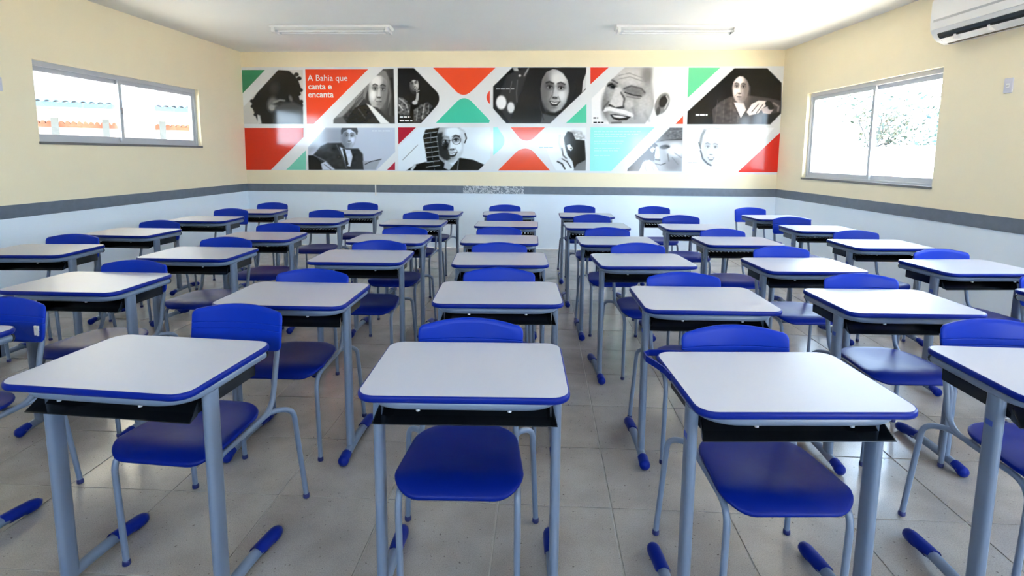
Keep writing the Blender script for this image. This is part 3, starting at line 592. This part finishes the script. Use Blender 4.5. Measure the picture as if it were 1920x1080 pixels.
DESK = {'a1':(-2.25,1.59,-6.0),'a2':(-2.231,2.521,-2.1),'a3':(-2.156,3.371,-1.8),'a4':(-2.104,4.155,0.4),'a5':(-2.075,5.221,0.5),'a6':(-1.95,6.059,-0.3),
'b1':(-1.218,1.452,-6.1),'b2':(-1.079,2.325,-1.4),'b3':(-1.037,3.310,-0.3),'b4':(-1.045,4.075,-2.4),'b5':(-1.065,5.149,-2.6),'b6':(-1.0,6.055,-2.0),
'c1':(-0.158,1.436,0.0),'c2':(-0.103,2.388,0.9),'c3':(-0.125,3.268,1.6),'c4':(-0.169,4.096,-1.2),'c5':(-0.145,5.081,-1.6),'c6':(-0.129,6.063,2.1),
'd1':(0.770,1.372,1.6),'d2':(0.847,2.320,-0.8),'d3':(0.788,3.274,2.6),'d4':(0.752,4.078,0.1),'d5':(0.720,5.016,0.6),'d6':(0.727,5.960,-1.5),
'e1':(1.710,1.448,-3.1),'e2':(1.722,2.307,-0.3),'e3':(1.754,3.168,1.2),'e4':(1.718,4.119,1.0),'e5':(1.641,4.972,-0.7),'e6':(1.612,5.895,0.4),
'f2':(2.840,2.367,2.0),'f3':(2.790,3.168,2.9),'f4':(2.791,4.041,0.5),'f5':(2.809,4.946,-1.4),'f6':(2.848,5.899,3.5),
'z3':(-3.279,3.430,2.4),'z4':(-3.293,4.317,-3.7),'z5':(-3.217,5.284,-1.0),'z6':(-3.08,6.060,-0.1)}
def desk(key):
    x, y, a = DESK[key]
    t = thing('school_desk', (x, y, 0), R(a), 'white desk with blue edge, %s, %s' % (ROW[int(key[1])], CLM[key[0]]), 'desk', 'blue-edged school desks in rows')
    link('tabletop', DM['tabletop'], t); link('edge_band', DM['edge_band'], t)
    ft = link('frame_tube', DM['frame_tube'], t); 
    for s in (-1, 1):
        link('tube_plug', DM['tube_plug'], ft).location.x = s*.268; link('rivet', DM['rivet'], ft).location.x = s*.13
        l = link('leg', DM['leg'], t); l.location.x = s*.2695
        if s < 0 and key[0] in 'cdef': st = link('label_sticker', DM['sticker'], l); st.location.x = .2695
        f_ = link('foot', DM['foot'], t); f_.location.x = s*.2735
        for k in ('far_shoe', 'near_shoe'): link('foot_shoe', DM[k], f_)
    b = link('book_basket', DM['basket'], t); b['label'] = 'black plastic book basket under the top'
    return t
desks = {k: desk(k) for k in DESK}
# the edge strip of one front desk has come loose at its back left corner
m_ = MB(); pts = [(-.300, .255), (-.304, .31), (-.318, .36), (-.335, .41), (-.334, .447), (-.312, .466), (-.27, .468), (-.21, .461), (-.17, .4515)]
rg = []
for i, (x, y) in enumerate(pts):
    tn = Vector((pts[min(i+1, 8)][0]-pts[max(0, i-1)][0], pts[min(i+1, 8)][1]-pts[max(0, i-1)][1])).normalized(); nn = Vector((-tn.y, tn.x))
    rg.append([(x+nn.x*a, y+nn.y*a, z) for a, z in ((-.0025, .7395), (.0025, .7395), (.0025, .7605), (-.0025, .7605))])
ls = m_.rings(rg).obj('loose_edge_strip', 'blue', desks['d1']); ls['label'] = 'edge strip bulging loose at the back left corner'

# ---------------------------------------------------------------- chairs  (local: seat front y=0, seat towards -y, back at y=.45)
def chair_meshes():
    d = {}
    def outline(k, n=8):
        pts = []
        w1, w2, y0, y1 = .198*k, .182*k, .195-.195*k, .195+.195*k
        for (cx, cy, r, a0) in ((w1-.085*k, y0+.085*k, .085*k, -90), (w2-.13*k, y1-.13*k, .13*k, 0), (-w2+.13*k, y1-.13*k, .13*k, 90), (-w1+.085*k, y0+.085*k, .085*k, 180)):
            for j in range(n+1):
                a = R(a0+90*j/n); pts.append((cx+r*math.cos(a), cy+r*math.sin(a)))
        return pts
    def zt(x, y): return .456 - .010*math.exp(-((x/.13)**2+((y-.22)/.13)**2)) - .030*max(0, 1-y/.085)**2 + .004*max(0, (y-.3)/.1)**2
    rg = [[(x, y, zt(x, y)-.016) for x, y in outline(.02)]] + [[(x, y, zt(x, y)-.016) for x, y in outline(k)] for k in (.5, .9, .97)] + \
         [[(x, y, zt(x, y)-.012) for x, y in outline(.995)], [(x, y, zt(x, y)-.006) for x, y in outline(1)], [(x, y, zt(x, y)-.0015) for x, y in outline(.99)]] + \
         [[(x, y, zt(x, y)) for x, y in outline(k)] for k in (.965, .85, .7, .5, .3, .02)]
    d['seat'] = MB().rings(rg).mesh('seat', 'blueseat', 180)
    # backrest shell: curved in plan, arched top
    def bo(k, n=6):
        pts = []; w_, h_ = .194*k, .083*k; r = .026*k; zc = .725
        for (cx, cz, a0) in ((w_-r, -h_+r, -90), (w_-r, h_-r-.010*k, 0), (-w_+r, h_-r-.010*k, 90), (-w_+r, -h_+r, 180)):
            for j in range(n+1):
                a = R(a0+90*j/n); pts.append((cx+r*math.cos(a), cz+r*math.sin(a)))
            if a0 == 0:
                for j in range(1, 10): u = (w_-r)*(1-2*j/10); pts.append((u, (h_-.010*k)+.020*k*(1-(u/(w_-r))**2)))
        return [(x, z+zc) for x, z in pts]
    def yb(x, z): return .452+.028*(1-(x/.194)**2)+.16*(z-.725)
    P_ = lambda k, dy: [(x, yb(x, z)+dy, z) for x, z in bo(k)]
    d['backrest'] = MB().rings([P_(.02, 0), P_(.5, 0), P_(.8, 0), P_(.95, 0), P_(.985, .003), P_(1, .008), P_(.985, .013), P_(.95, .016), P_(.5, .016), P_(.02, .016)]).mesh('backrest', 'backblue', 180)
    # side tube: front leg, rail under the seat, back post in one bent tube
    for s, nm in ((-1, 'l'), (1, 'r')):
        p = fillet([(s*.180, .052, .012), (s*.180, .035, .418), (s*.170, .405, .418), (s*.168, .452, .60), (s*.166, .496, .755)], .075, 8)
        d['front_'+nm] = MB().tube(p, .0105, 10).mesh('leg', 'steel', 60)
        p = fillet([(s*.150, .29, .405), (s*.176, .405, .420), (s*.232, .452, .405), (s*.250, .492, .012)], .055, 8)
        d['rear_'+nm] = MB().tube(p, .0105, 10).mesh('leg', 'steel', 60)
        for q, (x, y, lx, ly) in {'f': (s*.180, .052, 0, -.0004), 'r': (s*.250, .492, -s*.0012, -.003)}.items():
            d['tip_'+q+nm] = MB().rings([[(x+rr*math.cos(a*.628), y+rr*math.sin(a*.628), z) for a in range(10)] for z, rr in ((0, .0115), (.003, .0135), (.016, .0130), (.020, .0105))]).mesh('foot_tip', 'navy', 60)
    d['cross'] = MB().tube([(-.172, .085, .409), (.172, .085, .409)], .0085, 8).mesh('crossbar', 'steel', 60)
    d['cross2'] = MB().tube([(-.152, .335, .405), (.152, .335, .405)], .0085, 8).mesh('crossbar', 'steel', 60)
    return d
def m_backblue():
    m = M['blue'].copy(); m.name = 'blue_plastic_lit'; t = m.node_tree; b = t.nodes['Principled BSDF']; b.inputs['Base Color'].default_value = (.0025, .026, .34, 1)  # same plastic as the edges; the stronger light on backrests is in this colour
    co = t.nodes.new('ShaderNodeTexCoord'); s = t.nodes.new('ShaderNodeSeparateXYZ'); r = t.nodes.new('ShaderNodeValToRGB'); mp = t.nodes.new('ShaderNodeMapRange')
    mp.inputs[1].default_value = .64; mp.inputs[2].default_value = .81; t.links.new(co.outputs['Object'], s.inputs[0]); t.links.new(s.outputs['Z'], mp.inputs[0]); t.links.new(mp.outputs[0], r.inputs[0])
    e = r.color_ramp.elements; e[0].position = 0; e[0].color = (1,1,1,1); e[1].position = 1; e[1].color = (1,1,1,1)
    for p, c in ((.46, 1), (.475, 0), (.49, 1), (.60, 1), (.615, 0), (.63, 1)): q = e.new(p); q.color = (c, c, c, 1)
    bp = t.nodes.new('ShaderNodeBump'); bp.inputs['Strength'].default_value = .9; bp.inputs['Distance'].default_value = .002; t.links.new(r.outputs[0], bp.inputs['Height']); t.links.new(bp.outputs[0], b.inputs['Normal'])
    return m
M['backblue'] = m_backblue()
CM = chair_meshes()
BACK = {'a1':(-2.15,2.165,-3.0),'a2':(-2.181,2.991,-2.1),'a3':(-2.137,3.881,-1.8),'a4':(-2.124,4.71,0.4),'a5':(-2.125,5.911,0.5),'a6':(-2.03,6.865,-0.3),'b1':(-1.138,2.104,-6.1),'b2':(-1.097,2.799,-1.4),'b3':(-1.002,3.8,-0.3),'b4':(-0.979,4.547,-2.4),'b5':(-1.067,5.761,-2.6),'b6':(-1.073,6.76,-4),
'c1':(-0.183,1.945,0.0),'c2':(-0.116,2.876,0.9),'c3':(-0.15,3.747,1.6),'c4':(-0.188,4.605,-1.2),'c5':(-0.175,5.733,-1.6),'c6':(-0.2,6.716,2.1),'d1':(0.772,1.895,1.6),'d2':(0.853,2.812,-0.8),'d3':(0.828,3.788,2.6),'d4':(0.734,4.62,0.1),'d5':(0.735,5.665,0.6),'d6':(0.718,6.739,-1.5),
'e1':(1.785,2.009,-3.1),'e2':(1.795,2.82,-0.3),'e3':(1.779,3.705,1.2),'e4':(1.706,4.606,1.0),'e5':(1.657,5.665,-0.7),'e6':(1.62,6.667,0.4),'f2':(2.86,2.90,2.0),'f3':(2.832,3.65,2.9),'f4':(2.816,4.589,0.5),'f5':(2.771,5.604,-1.4),'f6':(2.772,6.631,3.5),
'z3':(-3.319,3.952,2.4),'z4':(-3.261,4.844,-3.7),'z5':(-3.204,5.964,-1.0),'z6':(-3.10,6.75,-0.1)}
def chair(key):
    x, y, a = BACK[key]; a = R(a)
    X, Y, A = DESK[key]; A = R(A); lx = (x-X)*math.cos(A)+(y-Y)*math.sin(A); e = max(-.056, min(.056, lx))-lx   # keep legs clear of the desk's feet
    if key != 'b1': x += e*math.cos(A); y += e*math.sin(A)
    x += .452*math.sin(a); y -= .452*math.cos(a)
    t = thing('school_chair', (x, y, 0), a, 'blue chair behind the desk in the %s, %s' % (ROW[int(key[1])], CLM[key[0]]), 'chair', 'blue chairs tucked behind the desks')
    link('seat', CM['seat'], t); link('backrest', CM['backrest'], t); link('crossbar', CM['cross'], t); link('crossbar', CM['cross2'], t)
    for nm in 'lr':
        for q, w_ in (('f', 'front_'), ('r', 'rear_')):
            l = link('leg', CM[w_+nm], t); link('foot_tip', CM['tip_'+q+nm], l)
    return t
chairs = {k: chair(k) for k in BACK}
# white mark on the backrest of the front left chair
mk = MB(); 
for a, b, c, e in ((.150, .158, .672, .712), (.158, .172, .704, .712), (.166, .173, .690, .706), (.156, .170, .686, .692), (.164, .173, .670, .686)):
    yy = [.452+.028*(1-(q/.194)**2)+.16*(.69-.725)-.0045 for q in (a, b)]; mk.box((a, min(yy), c), (b, max(yy)+.003, e))
mo = mk.obj('printed_mark', 'white', chairs['a1']); mo['label'] = 'small white printed mark on the backrest'

# ---------------------------------------------------------------- ceiling lamps
def ceiling_lamp(x0, x1, y, label):
    L = x1-x0; t = thing('ceiling_lamp', ((x0+x1)/2, y, H), R(-1.5), label, 'ceiling lamp', 'twin-tube ceiling lamps')
    w_ = .105
    m_ = MB(); prof = [(-w_, -.004), (-w_, -.030), (-w_*.45, -.048), (w_*.45, -.048), (w_, -.030), (w_, -.004), (w_*.6, 0), (-w_*.6, 0)]
    m_.rings([[(s*L/2, a, z) for a, z in prof] for s in (-1, 1)]); m_.obj('tray', 'reflector', t)
    for s in (-1, 1):
        MB().box((s*(L/2-.035)-.018, -w_*.95, -.082), (s*(L/2-.035)+.018, w_*.95, -.03)).obj('lamp_holder', 'white', t)
        MB().tube([(-L/2+.05, s*.055, -.066), (L/2-.05, s*.055, -.066)], .0135, 12).obj('fluorescent_tube', 'tube', t, 60)
        for e in (-1, 1): MB().tube([(e*(L/2-.05), s*.055, -.066), (e*(L/2-.085), s*.055, -.066)], .0142, 12).obj('tube_cap', 'screw', t, 60)
    return t
ceiling_lamp(-3.03, -1.58, 6.84, 'white twin-tube ceiling lamp near the left wall, above the back rows')
ceiling_lamp(1.10, 2.52, 6.76, 'white twin-tube ceiling lamp near the right window, above the back rows')

# ---------------------------------------------------------------- air conditioner, plates
ac = thing('air_conditioner', label='white split air conditioner high on the right wall', cat='air conditioner'); ac.matrix_world = MR
X0, X1 = 2.99, 4.10
prof = [(0, 2.445), (.075, 2.435), (.150, 2.465), (.185, 2.500), (.215, 2.555), (.222, 2.62), (.220, 2.80), (.205, 2.825), (.0, 2.83)]
m_ = MB(); m_.rings([[(x, y*k, 2.63+(z-2.63)*kz) for y, z in prof] for x, k, kz in ((X0, .93, .95), (X0+.012, 1, 1), (X1-.012, 1, 1), (X1, .93, .95))]); m_.obj('casing', 'ac', ac, 35)
MB().box((X0+.05, .205, 2.622), (X1-.05, .2245, 2.640)).obj('panel_groove', 'acgrey', ac)
MB().box((X0+.03, .214, 2.556), (X1-.03, .2255, 2.618)).obj('trim_strip', 'ac', ac)
m_ = MB(); m_.rings([[(x, a, b) for a, b in ((.082, 2.4365), (.150, 2.4635), (.184, 2.498), (.196, 2.522), (.201, 2.514), (.190, 2.490), (.154, 2.456), (.084, 2.4305))] for x in (X0+.08, X1-.08)]); m_.obj('air_outlet', 'black', ac)
MB().add([], []).rings([[(x, a, b) for a, b in ((.118, 2.4395), (.172, 2.474), (.175, 2.469), (.120, 2.434))] for x in (X0+.085, X1-.085)]).obj('vane', 'ac', ac)
for k in range(3):
    x = X0+.24+k*.33; MB().box((x, .135, 2.440), (x+.02, .185, 2.482)).obj('vane_clip', 'ac', ac)
def plate(name, mtx, s, z, label, cat):
    t = thing(name, label=label, cat=cat); t.matrix_world = mtx
    m_ = MB(); m_.rings([[(s+a, y, z+b) for a, b in rrect(w_, h_, .008, 3)] for y, w_, h_ in ((0, .078, .118), (.007, .078, .118), (.010, .070, .110))]); m_.obj('cover', 'plate', t, 30)
    MB().box((s-.014, .009, z-.016), (s+.014, .0125, z+.016)).obj('switch_button', 'white', t)
    MB().box((s-.011, .0120, z-.006), (s+.011, .0135, z+.001)).obj('switch_mark', 'grey', t); return t
plate('wall_switch', MR, 3.615, 2.005, 'small white switch plate on right wall below air conditioner', 'switch')
plate('wall_switch', ML, 3.815, 1.995, 'white switch plate on left wall at the photo edge', 'switch')

# ---------------------------------------------------------------- outside
m_ = MB(); m_.box((-60, -40, -.30), (60, 70, -.16)); g = structure(m_.obj('ground', 'sand'))
# right: white boundary wall with trees behind it
bw = MB(); bw.box((8.5, -8, -.16), (8.7, 30, 1.62)).box((8.44, -8, 1.62), (8.76, 30, 1.68)); b_ = bw.obj('boundary_wall', 'outwall'); b_['label'] = 'white boundary wall outside the right window'; b_['category'] = 'wall'
def tree(x, y, h, rad, m, label, n, seed, low=1.3):
    rnd = random.Random(seed); t = thing('tree', (x, y, -.16), 0, label, 'tree', 'trees beyond the boundary wall')
    tr = MB(); top = Vector((0, 0, h*.72)); tr.tube([(0, 0, 0), (.05, .02, h*.25), (-.04, .05, h*.5), top], .11, 8, ends=[1.2, .9, .6, .3]); 
    cl = []
    for i in range(12):
        a = rnd.uniform(0, 6.28); z0 = rnd.uniform(.30, .6)*h; q = Vector((math.cos(a)*rad*rnd.uniform(.4, .9), math.sin(a)*rad*rnd.uniform(.4, .9), rnd.uniform(low, h)))
        tr.tube([(0, 0, z0), (q.x*.4, q.y*.4, z0+(q.z-z0)*.5), q], .035, 6, ends=[1, .6, .25]); cl.append(q)
    tr.obj('trunk', 'bark', t, 60)
    vs, fs = [], []
    for i in range(n):
        c = rnd.choice(cl); p = c+Vector((rnd.gauss(0, .3), rnd.gauss(0, .3), rnd.gauss(0, .25))); s = rnd.uniform(.05, .10)
        u = Vector((rnd.gauss(0,1), rnd.gauss(0,1), rnd.gauss(0,1))).normalized(); v = u.orthogonal().normalized(); o = len(vs)
        vs += [p-u*s, p+v*s*.45, p+u*s, p-v*s*.45]; fs.append((o, o+1, o+2, o+3))
    f_ = MB().add(vs, fs).obj('foliage', m, t); f_['kind'] = 'stuff'
tree(9.6, 15.2, 3.3, 1.0, 'leaf2', 'yellowish green shrubby tree seen through the left pane', 1800, 3, 1.75)
tree(10.9, 14.6, 3.0, .45, 'leaf', 'small green tree seen beside the window mullion', 600, 5, 1.75)
tree(9.6, 11.7, 4.4, .95, 'leaf', 'green tree with bare branches seen through the right pane', 1500, 8, 2.2)
# left: covered walkway with tiled roofs
wd = Vector((.81, .59)).normalized(); wn = Vector((-wd.y, wd.x)); wo = Vector((-11.337, 13.003)) 
MW = Matrix(((wd.x, wn.x, 0, wo.x), (wd.y, wn.y, 0, wo.y), (0, 0, 1, 0), (0, 0, 0, 1)))
wk = thing('covered_walkway', label='white building with tiled eaves and pillars seen through the left window', cat='building'); wk.matrix_world = MW
MB().box((-9, 1.6, -.16), (8, 1.8, 5.6)).obj('wall_panel', 'palewall', wk)  # raised high and toned dark to cut the light through the left window
for a, b in ((-6, 1.50), (2.26, 3.2)):
    MB().box((a, -.05, 2.49), (b, .0, 2.60)).obj('fascia', 'shadeblue', wk)
    k = a+.08
    while k < b-.05:
        m_ = MB(); ang_ = [math.pi*j/6 for j in range(7)]
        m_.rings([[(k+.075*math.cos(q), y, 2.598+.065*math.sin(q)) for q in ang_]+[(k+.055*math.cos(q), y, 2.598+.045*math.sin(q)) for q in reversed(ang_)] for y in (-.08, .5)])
        m_.obj('roof_tile', 'shadeblue', wk); k += .168
MB().box((-6, .0, 2.50), (3.2, 1.6, 2.56)).obj('soffit', 'palewall', wk)
for a, b in ((-6, 1.52), (2.26, 3.4)):
    MB().box((a, .52, 2.03), (b, .58, 2.12)).obj('beam', 'terra', wk)
    k = a+.06
    while k < b-.03:
        MB().rings([[(k+.05*math.cos(q), y, 2.12+.07*math.sin(q)) for q in [math.pi*j/5 for j in range(6)]] for y in (.50, .95)]).obj('roof_tile', 'terra', wk); k += .118
for x in (-4.4, -2.1, .20, 1.20, 2.42, 5):
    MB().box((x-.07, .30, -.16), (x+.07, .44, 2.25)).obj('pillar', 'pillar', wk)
